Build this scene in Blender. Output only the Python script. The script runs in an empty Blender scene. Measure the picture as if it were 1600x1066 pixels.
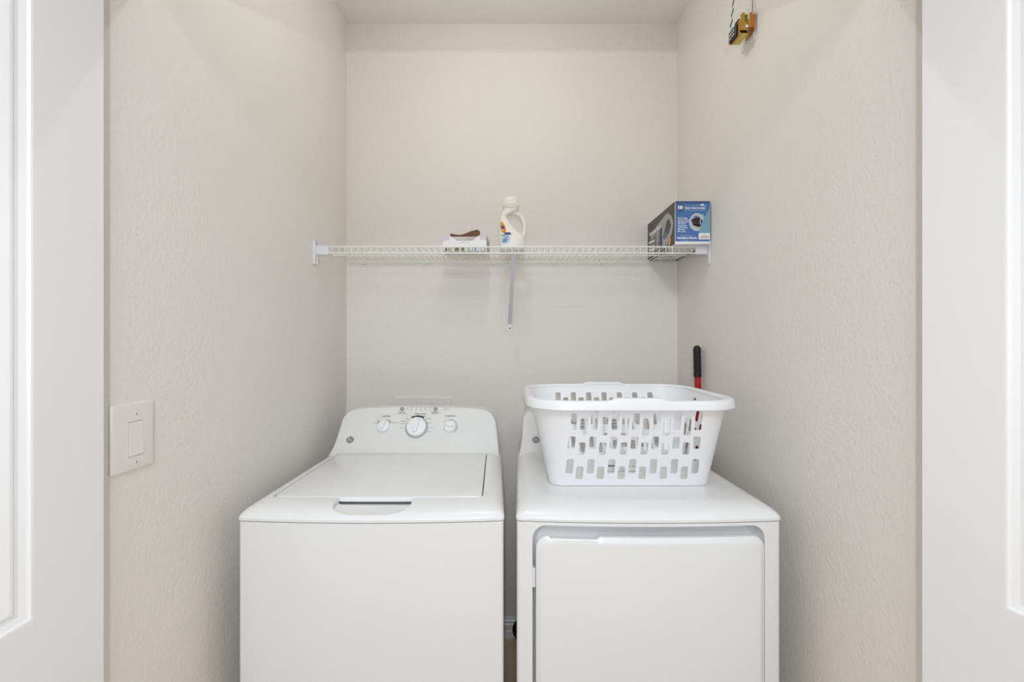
import bpy, bmesh, math, random
from mathutils import Vector, Matrix
from mathutils.geometry import tessellate_polygon
random.seed(3)
S = bpy.context.scene
C = S.collection
H = 1.385                    # camera height above the floor

# ------------------------------------------------------------------ camera, world, lights, exposure
cam = bpy.data.cameras.new('camera'); cam.sensor_width = 36; cam.lens = 36 * 667 / 1600
cam.clip_start = 0.02
co = bpy.data.objects.new('camera', cam); C.objects.link(co)
co.location = (0, 0, H); co.rotation_euler = (math.pi / 2, 0, 0)
S.camera = co
w = bpy.data.worlds.new('world'); S.world = w; w.use_nodes = True
w.node_tree.nodes['Background'].inputs[0].default_value = (1, 1, 1, 1)
w.node_tree.nodes['Background'].inputs[1].default_value = 0.9

def area(name, loc, rot, size, power, color=(1, 1, 1), size_y=None, shape=None):
    l = bpy.data.lights.new(name, 'AREA'); l.energy = power; l.color = color; l.size = size
    if size_y: l.shape = 'RECTANGLE'; l.size_y = size_y
    if shape: l.shape = shape
    o = bpy.data.objects.new(name, l); C.objects.link(o); o.location = loc; o.rotation_euler = rot
    return o
def point(name, loc, r, power, color=(1, 1, 1)):
    l = bpy.data.lights.new(name, 'POINT'); l.energy = power; l.color = color; l.shadow_soft_size = r
    o = bpy.data.objects.new(name, l); C.objects.link(o); o.location = loc
    return o
LP = dict(rear_fill=8, flash=7.8, closet=4.9, hall=45, world=0.1)
area('rear_soft_fill', (0, -2.7, 1.45), (math.pi / 2, 0, 0), 3.6, LP['rear_fill'], (.93, 1, 1.08), 2.3)  # added soft fill behind the camera, not an actual window
area('flash_light', (-0.004, -0.4, H + 0.13), (math.pi / 2, 0, 0), 0.025, LP['flash'], (.93, 1, 1.08), shape='DISK')
point('closet_ceiling_light', (-0.05, 1.15, 2.66), 0.010, LP['closet'], (.96, 1, 1.02))
area('hall_overhead_fill', (0, -1.3, 2.84), (0, 0, 0), 1.4, LP['hall'], (.93, 1, 1.08), shape='DISK')  # added overhead fill for the unseen hall side, not a known fixture
w.node_tree.nodes['Background'].inputs[1].default_value = LP['world']
S.view_settings.view_transform = 'Standard'
S.view_settings.look = 'None'
S.view_settings.gamma = 1
S.view_settings.use_curve_mapping = False
S.view_settings.exposure = 0.0

# ------------------------------------------------------------------ materials
def lin(h):
    h = h.lstrip('#'); r = []
    for i in (0, 2, 4):
        c = int(h[i:i + 2], 16) / 255
        r.append(c / 12.92 if c <= .04045 else ((c + .055) / 1.055) ** 2.4)
    return (*r, 1)
def mat(name, hexc, rough=.5, metal=0, bump=None, vary=0, trans=0, coat=0, sss=0):
    m = bpy.data.materials.new(name); m.use_nodes = True
    nt = m.node_tree; b = nt.nodes['Principled BSDF']
    col = lin(hexc)
    b.inputs['Base Color'].default_value = col
    b.inputs['Roughness'].default_value = rough
    b.inputs['Metallic'].default_value = metal
    b.inputs['Transmission Weight'].default_value = trans
    b.inputs['Coat Weight'].default_value = coat
    tc = nt.nodes.new('ShaderNodeTexCoord')
    if bump:
        n = nt.nodes.new('ShaderNodeTexNoise'); n.inputs['Scale'].default_value = bump[0]
        n.inputs['Detail'].default_value = 3
        nt.links.new(tc.outputs['Object'], n.inputs['Vector'])
        bp = nt.nodes.new('ShaderNodeBump'); bp.inputs['Strength'].default_value = bump[1]
        bp.inputs['Distance'].default_value = bump[2]
        nt.links.new(n.outputs['Fac'], bp.inputs['Height'])
        nt.links.new(bp.outputs['Normal'], b.inputs['Normal'])
    n2 = nt.nodes.new('ShaderNodeTexNoise'); n2.inputs['Scale'].default_value = 3.0 if vary < .1 else 40
    nt.links.new(tc.outputs['Object'], n2.inputs['Vector'])
    mx = nt.nodes.new('ShaderNodeMix'); mx.data_type = 'RGBA'
    v = max(vary, .012)
    mx.inputs[6].default_value = tuple(c * (1 - v) for c in col[:3]) + (1,)
    mx.inputs[7].default_value = tuple(min(1, c * (1 + v)) for c in col[:3]) + (1,)
    nt.links.new(n2.outputs['Fac'], mx.inputs[0])
    nt.links.new(mx.outputs[2], b.inputs['Base Color'])
    return m
M = dict(
    wall=mat('wall_paint', 'e9e4dd', .75, bump=(110, .6, .0025)),
    ceil=mat('ceiling_paint', 'f5f3ee', .8, bump=(110, .35, .0022)),
    trim=mat('trim_paint', 'eeecea', .38),
    door=mat('door_paint', 'f0efef', .35),
    floor=mat('floor_tile', 'd0b795', .5, vary=.15),
    enamel=mat('white_enamel', 'ededed', .28, coat=.3),
    panelp=mat('panel_plastic', 'e6e6e4', .42),
    enamel2=mat('white_enamel_recess', 'e6e7ea', .4),
    plastic=mat('white_plastic', 'f2f2f4', .38),
    shelfw=mat('white_vinyl_wire', 'f0efe8', .4),
    steel=mat('white_painted_steel', 'e3e3e6', .45),
    switch=mat('switch_plastic', 'ebe5e1', .35),
    screw=mat('screw_metal', '6e6a64', .4, .6),
    grey=mat('grey_print', '9a9894', .6),
    dgrey=mat('dark_grey_print', '5a5854', .5),
    lgrey=mat('light_grey_print', 'bdbbb7', .5),
    silver=mat('silver_ring', 'b2b2b0', .3, .4),
    black=mat('black_rubber', '141414', .6),
    cord=mat('black_cord', '080808', .6),
    red=mat('red_pole', 'b01a1c', .3, .25),
    bottle=mat('bottle_plastic', 'efeae2', .35),
    cap=mat('cap_plastic', 'f4efe6', .35),
    carton=mat('white_carton', 'eeecec', .6),
    lav=mat('lavender_print', 'd5d0d8', .6),
    brown=mat('brown_card', '6b4a38', .8, vary=.12),
    dark=mat('dark_cavity', '2a2622', .9),
    blue=mat('blue_print', '4a70ab', .45),
    blue2=mat('dark_blue_print', '3c5688', .45),
    teal=mat('teal_print', '7aa3b6', .45),
    pblue=mat('pale_blue_print', 'bcd6ea', .45),
    white=mat('white_print', 'f4f6fa', .5),
    iron=mat('charcoal_print', '4d4742', .45),
    iron2=mat('silver_grey_print', 'a8a8a6', .45),
    iron3=mat('mid_grey_print', '77777a', .45),
    skin=mat('skin_tone_print', 'c99a7c', .5),
    orange=mat('orange_print', 'e07a2a', .5),
    yellow=mat('yellow_print', 'ecc44a', .5),
    navy=mat('navy_print', '3b4474', .5),
    olive=mat('olive_print', '8d8a5a', .5),
    brass=mat('brass', 'c09a48', .35, .75),
    brass2=mat('copper_brass', 'c4853c', .38, .7),
    brass3=mat('yellow_brass', 'c8b860', .4, .5),
    winding=mat('winding_tape', '241a16', .5),
    green=mat('green_wire', '5a8a1a', .5),
    pcover=mat('plate_plastic', 'e6e2dc', .4),
)

# ------------------------------------------------------------------ helpers
def wloc(o):
    v = Vector((0, 0, 0))
    while o: v += o.location; o = o.parent
    return v
def obj(name, bm, m, parent=None, smooth=None, kind=None, label=None):
    bmesh.ops.recalc_face_normals(bm, faces=bm.faces[:])
    me = bpy.data.meshes.new(name)
    if parent:
        bmesh.ops.translate(bm, verts=bm.verts[:], vec=-wloc(parent))
    bm.to_mesh(me); bm.free()
    for mm in (m if isinstance(m, list) else [m]): me.materials.append(mm)
    o = bpy.data.objects.new(name, me); C.objects.link(o)
    if parent: o.parent = parent
    if smooth is not None:
        me.shade_smooth() if hasattr(me, 'shade_smooth') else None
        me.set_sharp_from_angle(angle=math.radians(smooth))
    if kind: o['kind'] = kind
    if label: o['label'] = label
    return o
def thing(name, label, cat, loc, group=None):
    o = bpy.data.objects.new(name, None); C.objects.link(o)
    o.location = loc; o['label'] = label; o['category'] = cat
    o.empty_display_size = .05
    if group: o['group'] = group
    return o
def box(bm, a, b, bev=0, seg=2):
    a = Vector(a); b = Vector(b)
    r = bmesh.ops.create_cube(bm, size=1)
    vs = r['verts']
    for v in vs: v.co = Vector([(a[i] + b[i]) / 2 + v.co[i] * (b[i] - a[i]) for i in range(3)])
    if bev:
        es = list({e for v in vs for e in v.link_edges})
        bmesh.ops.bevel(bm, geom=es, offset=bev, segments=seg, affect='EDGES', profile=.5)
def newbox(a, b, bev=0, seg=2):
    bm = bmesh.new(); box(bm, a, b, bev, seg); return bm
def loft(bm, rings, cap0=True, cap1=True, closed=True):
    R = [[bm.verts.new(p) for p in r] for r in rings]
    n = len(R[0])
    for i in range(len(R) - 1):
        for j in range(n if closed else n - 1):
            k = (j + 1) % n
            bm.faces.new((R[i][j], R[i][k], R[i + 1][k], R[i + 1][j]))
    if cap0: bm.faces.new(R[0][::-1])
    if cap1: bm.faces.new(R[-1])
    return R
def rrect(x0, x1, y0, y1, r, ns=10, nc=5):
    """closed rounded-rectangle outline, edges subdivided so that it can be bent"""
    pts = []
    cs = [(x0 + r, y0 + r, math.pi), (x1 - r, y0 + r, 1.5 * math.pi), (x1 - r, y1 - r, 0), (x0 + r, y1 - r, .5 * math.pi)]
    for i, (cx, cy, a) in enumerate(cs):
        for k in range(nc + 1):
            t = a + .5 * math.pi * k / nc
            pts.append((cx + r * math.cos(t), cy + r * math.sin(t)))
        nx = cs[(i + 1) % 4]
        p = pts[-1]; q = (nx[0] + r * math.cos(nx[2]), nx[1] + r * math.sin(nx[2]))
        for k in range(1, ns):
            f = k / ns; pts.append((p[0] + (q[0] - p[0]) * f, p[1] + (q[1] - p[1]) * f))
    return pts
def tube(bm, pts, r, n=8, closed=False, caps=True, rads=None):
    pts = [Vector(p) for p in pts]; m = len(pts)
    T = []
    for i in range(m):
        a = pts[i - 1] if (i or closed) else pts[0]
        b = pts[(i + 1) % m] if (i < m - 1 or closed) else pts[-1]
        T.append((b - a).normalized())
    up = Vector((0, 0, 1)) if abs(T[0].z) < .9 else Vector((1, 0, 0))
    u = T[0].cross(up).normalized(); rings = []
    for i in range(m):
        u = (u - T[i] * u.dot(T[i])).normalized(); v = T[i].cross(u)
        rr = rads[i] if rads else r
        rings.append([pts[i] + (u * math.cos(2 * math.pi * k / n) + v * math.sin(2 * math.pi * k / n)) * rr for k in range(n)])
    if closed: rings.append(rings[0])
    loft(bm, rings, caps and not closed, caps and not closed)
    if closed: bmesh.ops.remove_doubles(bm, verts=bm.verts[:], dist=1e-6)
def lathe(bm, o, ax, prof, n=28, cap0=True, cap1=True):
    """profile of (radius, height) about an axis"""
    ax = Vector(ax).normalized(); o = Vector(o)
    u = ax.cross(Vector((0, 0, 1)) if abs(ax.z) < .9 else Vector((1, 0, 0))).normalized(); v = ax.cross(u)
    loft(bm, [[o + ax * h + (u * math.cos(2 * math.pi * k / n) + v * math.sin(2 * math.pi * k / n)) * r for k in range(n)] for r, h in prof], cap0, cap1)
def boolean(bm_a, bm_b):
    mats = []
    oa = bpy.data.objects.new('a', bpy.data.meshes.new('a')); ob = bpy.data.objects.new('b', bpy.data.meshes.new('b'))
    for b in (bm_a, bm_b): bmesh.ops.recalc_face_normals(b, faces=b.faces[:])
    bm_a.to_mesh(oa.data); bm_b.to_mesh(ob.data); C.objects.link(oa); C.objects.link(ob)
    md = oa.modifiers.new('b', 'BOOLEAN'); md.operation = 'DIFFERENCE'; md.object = ob; md.solver = 'EXACT'
    bpy.context.view_layer.update()
    dg = bpy.context.evaluated_depsgraph_get()
    me = bpy.data.meshes.new_from_object(oa.evaluated_get(dg))
    r = bmesh.new(); r.from_mesh(me)
    bpy.data.objects.remove(oa); bpy.data.objects.remove(ob); bm_a.free(); bm_b.free()
    return r
_tc = {}
def text_geo(s):
    if s not in _tc:
        cu = bpy.data.curves.new('t', 'FONT'); cu.body = s; cu.align_x = 'CENTER'; cu.align_y = 'CENTER'; cu.resolution_u = 2
        o = bpy.data.objects.new('t', cu); C.objects.link(o)
        bpy.context.view_layer.update()
        me = bpy.data.meshes.new_from_object(o.evaluated_get(bpy.context.evaluated_depsgraph_get()))
        _tc[s] = ([tuple(v.co) for v in me.vertices], [tuple(p.vertices) for p in me.polygons])
        bpy.data.objects.remove(o); bpy.data.curves.remove(cu); bpy.data.meshes.remove(me)
    return _tc[s]
class Print:
    """flat printing: coloured shapes and lettering laid on a face"""
    def __init__(self, mapf): self.bm = bmesh.new(); self.f = mapf; self.m = []
    def face(self, pts, m, layer=1):
        if m not in self.m: self.m.append(m)
        vs = [self.bm.verts.new(self.f(u, v, layer)) for u, v in pts]
        if len(vs) > 2:
            fc = self.bm.faces.new(vs); fc.material_index = self.m.index(m)
    def rect(self, u0, v0, u1, v1, m, layer=1): self.face([(u0, v0), (u1, v0), (u1, v1), (u0, v1)], m, layer)
    def ell(self, u, v, ru, rv, m, layer=1, n=24, rot=0):
        c, s = math.cos(rot), math.sin(rot)
        self.face([(u + ru * math.cos(a) * c - rv * math.sin(a) * s, v + ru * math.cos(a) * s + rv * math.sin(a) * c) for a in [2 * math.pi * k / n for k in range(n)]], m, layer)
    def arc(self, u, v, r, wd, a0, a1, m, layer=1, n=14):
        for k in range(n):
            p = math.radians(a0 + (a1 - a0) * k / n); q = math.radians(a0 + (a1 - a0) * (k + 1) / n)
            self.face([(u + r * math.cos(p), v + r * math.sin(p)), (u + (r + wd) * math.cos(p), v + (r + wd) * math.sin(p)),
                       (u + (r + wd) * math.cos(q), v + (r + wd) * math.sin(q)), (u + r * math.cos(q), v + r * math.sin(q))], m, layer)
    def text(self, s, u, v, h, m, layer=2, sx=1, align='C', bold=0, rot=0, width=None):
        vs, fs = text_geo(s)
        w_ = max(p[0] for p in vs) - min(p[0] for p in vs)
        if width: sx = width / (w_ * h)
        x0 = min(p[0] for p in vs); xm = max(p[0] for p in vs)
        off = {'C': -(x0 + xm) / 2, 'L': -x0, 'R': -xm}[align]
        c, sn = math.cos(rot), math.sin(rot)
        for d in ([0] if not bold else [-bold, 0, bold]):
            if m not in self.m: self.m.append(m)
            P = []
            for p in vs:
                a = (p[0] + off) * h * sx + d * h; b = p[1] * h
                P.append(self.bm.verts.new(self.f(u + a * c - b * sn, v + a * sn + b * c, layer + (d > 0) * .2 - (d < 0) * .2)))
            for f in fs:
                try: fc = self.bm.faces.new([P[i] for i in f]); fc.material_index = self.m.index(m)
                except ValueError: pass
    def build(self, name, parent, label=None): 
        bm = self.bm
        me = bpy.data.meshes.new(name)
        bmesh.ops.translate(bm, verts=bm.verts[:], vec=-wloc(parent))
        bm.to_mesh(me); bm.free()
        for mm in self.m: me.materials.append(mm)
        o = bpy.data.objects.new(name, me); C.objects.link(o); o.parent = parent; o['kind'] = 'stuff'
        if label: o['label'] = label
        return o
def plane_map(o, eu, ev, th=.00025):
    o, eu, ev = Vector(o), Vector(eu).normalized(), Vector(ev).normalized(); n = eu.cross(ev)
    return lambda u, v, l: o + eu * u + ev * v + n * (th * l)
def st(name, bm, m, parent=None, smooth=None): return obj(name, bm, m, parent, smooth, kind=None if parent else 'structure')

# ------------------------------------------------------------------ the setting
HW, YB, YF, CZ, HZ = .777, 2.005, .80, 2.876, 2.19
st('floor', newbox((-2.4, -3.2, -.05), (2.4, YB + .12, 0)), M['floor'])
st('ceiling', newbox((-2.4, -3.2, CZ), (2.4, YB + .12, CZ + .08)), M['ceil'])
st('wall_back', newbox((-HW - .12, YB, 0), (HW + .12, YB + .12, CZ)), M['wall'])
st('wall_left', newbox((-HW - .12, YF, 0), (-HW, YB, CZ)), M['wall'])
st('wall_right', newbox((HW, YF, 0), (HW + .12, YB, CZ)), M['wall'])
bm = bmesh.new()
box(bm, (-2.4, YF, 0), (-HW - .12, YF + .12, CZ)); box(bm, (HW + .12, YF, 0), (2.4, YF + .12, CZ)); box(bm, (-HW, YF, HZ), (HW, YF + .12, CZ))
st('wall_front', bm, M['wall'])
bm = bmesh.new(); box(bm, (-2.4, -3.2, 0), (-2.3, YF, CZ)); st('wall_hall_left', bm, M['wall'])
bm = bmesh.new(); box(bm, (2.3, -3.2, 0), (2.4, YF, CZ)); st('wall_hall_right', bm, M['wall'])
BP = [(0, 0), (.014, 0), (.014, .028), (.011, .034), (.0125, .042), (.0125, .058), (.008, .066), (.010, .073), (.006, .080), (.004, .090), (0, .090)]
def baseboard(name, a, b, nrm):
    bm = bmesh.new(); nrm = Vector(nrm)
    loft(bm, [[Vector(p) + nrm * d + Vector((0, 0, z)) for d, z in BP] for p in (a, b)])
    return st(name, bm, M['trim'])
baseboard('baseboard_back', (-HW + .014, YB, 0), (HW - .014, YB, 0), (0, -1, 0))
baseboard('baseboard_left', (-HW, YF + .02, 0), (-HW, YB, 0), (1, 0, 0))
baseboard('baseboard_right', (HW, YF + .02, 0), (HW, YB, 0), (-1, 0, 0))

# two panelled doors swung open towards the camera
def make_door(name, side, x, y, ang, z0):
    a = math.radians(ang)
    sd = Vector((side * math.sin(a), -math.cos(a), 0)); nd = Vector((side * math.cos(a), math.sin(a), 0))
    o = Vector((side * x, y, 0))
    W, T, Z0, Z1 = .76, .035, .012, 2.17
    P = lambda s, n, z: o + sd * s + nd * n + Vector((0, 0, z))
    def bx(bm, s0, s1, z0_, z1_, n0=0, n1=T):
        loft(bm, [[P(s0, n, z0_), P(s1, n, z0_), P(s1, n, z1_), P(s0, n, z1_)] for n in (n0, n1)])
    st_, lo0, lo1, up0, up1 = .117, .24, z0 - .15, z0, 2.05
    bm = bmesh.new()
    bx(bm, 0, st_, Z0, Z1); bx(bm, W - st_, W, Z0, Z1)
    for r0, r1 in ((Z0, lo0), (lo1, up0), (up1, Z1)): bx(bm, st_, W - st_, r0, r1)
    d = st(name, bm, M['door'])
    prof = [(0, 0), (.003, .0006), (.006, .004), (.014, .008), (.019, .0085), (.022, .007), (.026, .0075), (.036, .012), (.042, .013), (.046, .013)]
    for q0, q1 in ((lo0, lo1), (up0, up1)):
        bm = bmesh.new()
        for flip in (0, 1):
            loft(bm, [[P(s, (T - dep) if flip else dep, z) for s, z in ((st_ + i, q0 + i), (W - st_ - i, q0 + i), (W - st_ - i, q1 - i), (st_ + i, q1 - i))] for i, dep in prof], False, False)
        mo = st('moulding', bm, M['door'], d)
        bm = bmesh.new(); bx(bm, st_ + .046, W - st_ - .046, q0 + .046, q1 - .046, .013, T - .013)
        st('door_panel', bm, M['door'], d)
    return d
make_door('door_1', -1, .752, .786, -1.0, .947)
make_door('door_2', 1, .752, .7825, 8.5, .967)

# ------------------------------------------------------------------ laundry machines
def make_warp(xcf, hwf, xcb, hwb, yf, yb, bow=.016, hw0=.345):
    def wp(bm):
        for v in bm.verts:
            t = (v.co.y - yf) / (yb - yf)
            a = v.co.x / hw0
            k = max(0, min(1, 1 - t / .35))
            xc = xcf + (xcb - xcf) * t; hw = hwf + (hwb - hwf) * t
            v.co.x = xc + a * hw
            v.co.y -= bow * max(0, 1 - a * a) * k
        return bm
    return wp
Y0, Y1 = 1.10, 1.80
HWM = .345
DECK = [(-.4635, .016, .014), (-.4630, .0006, .0005), (-.4622, 0, 0), (-.456, 0, 0), (-.450, .004, .003), (-.4445, .0105, .007), (-.4395, .020, .013), (-.4355, .033, .020), (-.4325, .049, .028), (-.4305, .066, .036), (-.430, .082, .043)]
def deck_bm():
    bm = bmesh.new()
    loft(bm, [[(x, y, H + z) for x, y in rrect(-HWM + s, HWM - s, Y0 + f, Y1, .012 + f * .45, 14, 5)] for z, f, s in DECK])
    return bm
def cabinet_bm(ztop):
    bm = bmesh.new()
    rings = []
    for z, i in ((.025, .004), (.03, 0), (ztop - .0015, 0), (ztop, .0015)):
        rings.append([(x, y, z) for x, y in rrect(-HWM + .002 + i, HWM - .002 - i, Y0 + .003 + i, Y1 - i, .010, 14, 4)])
    loft(bm, rings); return bm
OUT = [(-.704, -.040), (-.7025, -.014), (-.6995, .006), (-.6960, .022), (-.693, .045), (-.690, .075), (-.6875, .105), (-.685, .135), (-.6805, .152), (-.672, .166), (-.660, .176), (-.645, .1825), (-.625, .187), (-.59, .1905), (-.524, .1935), (-.45, .1955), (-.378, .1965),
       (-.31, .1955), (-.235, .1935), (-.17, .190), (-.128, .186), (-.108, .181), (-.092, .172), (-.079, .159), (-.069, .142), (-.0625, .12), (-.059, .09), (-.055, .06), (-.052, .03), (-.050, .008), (-.048, -.014), (-.047, -.040)]
PO = Vector((0, 1.647, H - .43)); PV = Vector((0, .103, .16)).normalized(); PN = Vector((0, -.16, .103)).normalized()
def panel_bm(dx):
    bm = bmesh.new()
    def pt(x, t, n=0, back=None):
        p = PO + PV * t + PN * n; p.x = x + dx
        if t < .03 and back is None:      # concave sweep into the deck
            k = (1 - max(t, 0) / .03) ** 2; p.y -= .008 * k
        if back is not None: p.y = back
        return p
    cx, ct = -.378, .09
    def ins(i):
        r = []
        for x, t in OUT:
            k = i
            f = max(0, min(1, (t + .02) / .06))
            dxv = (cx - x); dtv = (ct - t)
            nx = 1 if dxv > 0 else -1
            wx = min(1, abs(dxv) / .331) ** 8; wt = min(1, max(0, (t - .13) / .06))
            r.append((x + nx * i * max(wx, .0) * f, t - i * wt * f))
        return r
    # rows across for the front face (columns follow the outline's left/right pairs)
    rings = [[pt(x, t, 0) for x, t in ins(.014)], [pt(x, t, -.0015) for x, t in ins(.006)], [pt(x, t, -.005) for x, t in ins(.0015)], [pt(x, t, -.012) for x, t in ins(0)],
             [pt(x, t, 0, Y1) for x, t in ins(.004)]]
    R = [[bm.verts.new(p) for p in r] for r in rings]
    n = len(R[0])
    for i in range(len(R) - 1):
        for j in range(n - 1): bm.faces.new((R[i][j], R[i][j + 1], R[i + 1][j + 1], R[i + 1][j]))
    h = n // 2
    for r in (R[0], R[-1]):
        for j in range(h - 1): bm.faces.new((r[j], r[j + 1], r[n - 2 - j], r[n - 1 - j]))
    return bm
def pmap(dx):
    o = PO.copy(); o.x = dx
    return plane_map(o, (1, 0, 0), PV, .00025)
def knob(parent, x, t, r, ang, dx, name, big=False):
    o = PO + PV * t; o.x = x + dx
    bm = bmesh.new()
    if big:
        lathe(bm, o, PN, [(r, 0), (r, .003), (r * .985, .004), (r * .90, .004), (r * .89, .0035)], 40)
        k = obj('dial_ring', bm, M['silver'], parent, 40, label='grey ring around the large dial')
        bm = bmesh.new()
        lathe(bm, o, PN, [(r * .89, .002), (r * .87, .012), (r * .82, .0155), (r * .75, .0165), (.002, .0165)], 40)
    else:
        lathe(bm, o, PN, [(r, 0), (r, .004), (r * .92, .011), (r * .85, .0135), (r * .75, .0145), (.001, .0145)], 32)
    kn = obj(name, bm, M['plastic'], parent, 40)
    # grip bar across the knob
    up = Matrix.Rotation(ang, 3, PN) @ PV; sx = PN.cross(up)
    bm = bmesh.new(); hz = .0165 if big else .0145
    wd = r * (.22 if big else .26); L = r * .80; B = r * .38
    rings = []
    for z, k in ((hz - .002, 1.05), (hz + .008, .9), (hz + .0095, .78)):
        rg = [o + PN * z + up * (L * k) + sx * (-wd * k), o + PN * z + up * (L * k) + sx * (wd * k)]
        for q in range(7):
            a = math.pi * q / 6
            rg.append(o + PN * z + up * (-B - wd * math.sin(a)) * k + sx * (wd * math.cos(a) * k))
        rings.append(rg)
    loft(bm, rings)
    obj('knob_grip', bm, M['plastic'], kn, 40)
    return kn
def panel_details(root, dx, washer):
    lk, dial, rk = (-.5121, .1044), (-.3802, .1017), (-.2477, .1044)
    pr = Print(pmap(dx)); g, dg = M['grey'], M['dgrey']
    txt = lambda s, u, v, wdt, h=.0068, m=g: pr.text(s, u, v, h, m, 2, width=wdt, bold=.03 if m is not g else .015)
    if washer:
        txt('Load Size', -.5103, .1494, .034, .009, dg); txt('Wash Cycles', -.3716, .1591, .046, .009, dg); txt('Temperature', -.2501, .1508, .043, .009, dg)
        txt('Deep Rinse', -.4473, .1655, .026, .0075, dg); txt('with fabric softener', -.4473, .1595, .060, .005)
        txt('Start/Pause', -.3121, .1655, .030, .0075, dg); txt('hold 3 seconds', -.3121, .1595, .030, .005)
        txt('Lid Locked', -.272, .1845, .020, .005); txt('Water Level', -.266, .1775, .030, .005)
        for i, s in enumerate(('Fill', 'Wash', 'Rinse', 'Spin', 'Done')):
            u = -.4104 + i * .0189; txt(s, u, .1885, .011, .005); pr.rect(u - .0018, .1775, u + .0018, .1805, M['dgrey'], 1)
        pr.rect(-.432, .179, -.425, .182, g, 1)
        for s, u, v, wd in (('Small', -.548, .1215, .016), ('Medium', -.5375, .1315, .018), ('Large', -.5085, .1355, .013), ('Super', -.492, .1315, .014), ('Precise Fill', -.468, .1215, .026)): txt(s, u, v, wd, .0055)
        for s, u, v, wd in (('Rinse', -.4035, .1500, .017), ('Bulky', -.421, .1380, .014), ('Delicates', -.437, .1280, .021), ('Casuals', -.437, .1180, .021), ('Colors', -.438, .0990, .017),
                            ('Light', -.355, .1500, .013), ('Medium', -.336, .1390, .021), ('Heavy', -.334, .1200, .018), ('Speed Wash', -.327, .1000, .027), ('Drain & Spin', -.336, .0840, .030)): txt(s, u, v, wd, .006)
        for s, u, v, wd in (('Tap', -.272, .126, .008), ('Cold', -.2485, .1345, .010), ('Cool', -.226, .126, .009), ('Colors', -.2185, .1040, .014), ('Warm', -.220, .0920, .012), ('Hot', -.226, .0830, .009)): txt(s, u, v, wd, .0055)
        a_l, a_d, a_r = -.25, -.08, 1.25
    else:
        txt('Heat', -.5103, .1494, .020, .009, dg); txt('Dry Cycles', -.3716, .1591, .046, .009, dg); txt('Signal', -.2501, .1508, .026, .009, dg)
        for i, s in enumerate(('Timed Dry', 'Less Dry', 'More Dry', 'Cottons', 'Easy Care')): txt(s, -.4420, .132 - .014 * i, .034, .008, dg)
        for i, s in enumerate(('Delicate', 'Normal', 'Fluff', 'Damp Alert', 'Off')): txt(s, -.318, .132 - .014 * i, .034, .008, dg)
        for s, u, v, wd in (('Low', -.540, .1215, .014), ('Medium', -.528, .1335, .020), ('High', -.492, .1325, .014), ('Fluff', -.478, .1200, .016)): txt(s, u, v, wd, .006)
        for s, u, v, wd in (('Off', -.272, .126, .010), ('On', -.2385, .1340, .008), ('Start', -.218, .104, .016)): txt(s, u, v, wd, .006)
        a_l, a_d, a_r = .5, .3, 0
    pr.arc(*dial, .0455, .0055, 58, 122, M['black'], 1)
    pr.arc(*lk, .029, .003, 30, 62, M['dgrey'], 1); pr.arc(*lk, .029, .003, 130, 152, M['dgrey'], 1)
    pr.arc(*rk, .0285, .002, -40, 110, M['grey'], 1)
    pr.build('panel_print', root, 'grey lettering and dial marks on the control panel')
    # round emblem with the two-letter monogram
    le = Print(pmap(dx)); lx, lt = -.635, .0502
    le.ell(lx, lt, .0150, .0140, M['dgrey'], 1, 28); le.ell(lx, lt, .0130, .0120, M['plastic'], 2, 28); le.ell(lx, lt, .0122, .0112, M['dgrey'], 3, 28)
    le.text('G', lx - .0035, lt + .0005, .0135, M['white'], 4, sx=.9, bold=.03); le.text('E', lx + .0042, lt - .0008, .0125, M['white'], 4, sx=.85, bold=.03)
    for a in (40, 130, 220, 310): le.arc(lx, lt, .0098, .0012, a - 26, a + 26, M['white'], 4, 5)
    le.build('emblem', root, 'small dark round emblem with white monogram')
    knob(root, *lk, .0255, a_l, dx, 'knob'); knob(root, *rk, .0255, a_r, dx, 'knob'); knob(root, *dial, .0445, a_d, dx, 'dial', True)
    if washer:
        for u in (-.4485, -.3125):
            bm = bmesh.new(); o = PO + PV * .1801; o.x = u + dx
            lathe(bm, o, PN, [(.0088, 0), (.0088, .002), (.0075, .003), (.001, .003)], 24)
            b = obj('push_button', bm, M['grey'], root, 40, label='small round grey push button')
            bm = bmesh.new(); lathe(bm, o, PN, [(.0035, .002), (.003, .0042), (.0005, .0042)], 14); obj('button_cap', bm, M['lgrey'], b, 40)
def feet(root, x0, x1):
    for x in (x0, x1):
        for y in (Y0 + .06, Y1 - .06):
            bm = bmesh.new(); lathe(bm, (x, y, 0), (0, 0, 1), [(.02, 0), (.022, .004), (.02, .010), (.008, .012), (.008, .03)], 16)
            obj('levelling_foot', bm, M['black'], root)

# --- washer
wz = make_warp(-.3645, .3452, -.377, .332, Y0, Y1)
wr = thing('washing_machine', 'white top-loading washing machine with three knobs, at left of the laundry closet', 'washing machine', (-.37, 1.4575, 0))
obj('cabinet', wz(cabinet_bm(H - .4664)), M['enamel'], wr, 35)
LX0, LX1, LY0, LY1 = -.294, .284, 1.183, 1.634
bm = deck_bm()
cut = bmesh.new(); loft(cut, [[(x, y, z) for x, y in rrect(LX0 - .003, LX1 + .003, LY0 - .0035, LY1 + .002, .016, 1, 5)] for z in (H - .4585, H - .40)])
bm = boolean(bm, cut)
cut = bmesh.new()
def scoop(k, z0, z1):
    r = [(-.102 * k, Y0 + .100)]
    for q in range(19):
        t_ = math.pi * q / 18; c_, s_ = math.cos(t_), math.sin(t_)
        r.append((-.102 * k * abs(c_) ** .55 * (1 if c_ > 0 else -1), Y0 + .062 - .054 * k * abs(s_) ** .55))
    r.append((.102 * k, Y0 + .100))
    return [(x - .006, y, H + z0 + (z1 - z0) * (y - Y0) / .1) for x, y in r]
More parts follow.
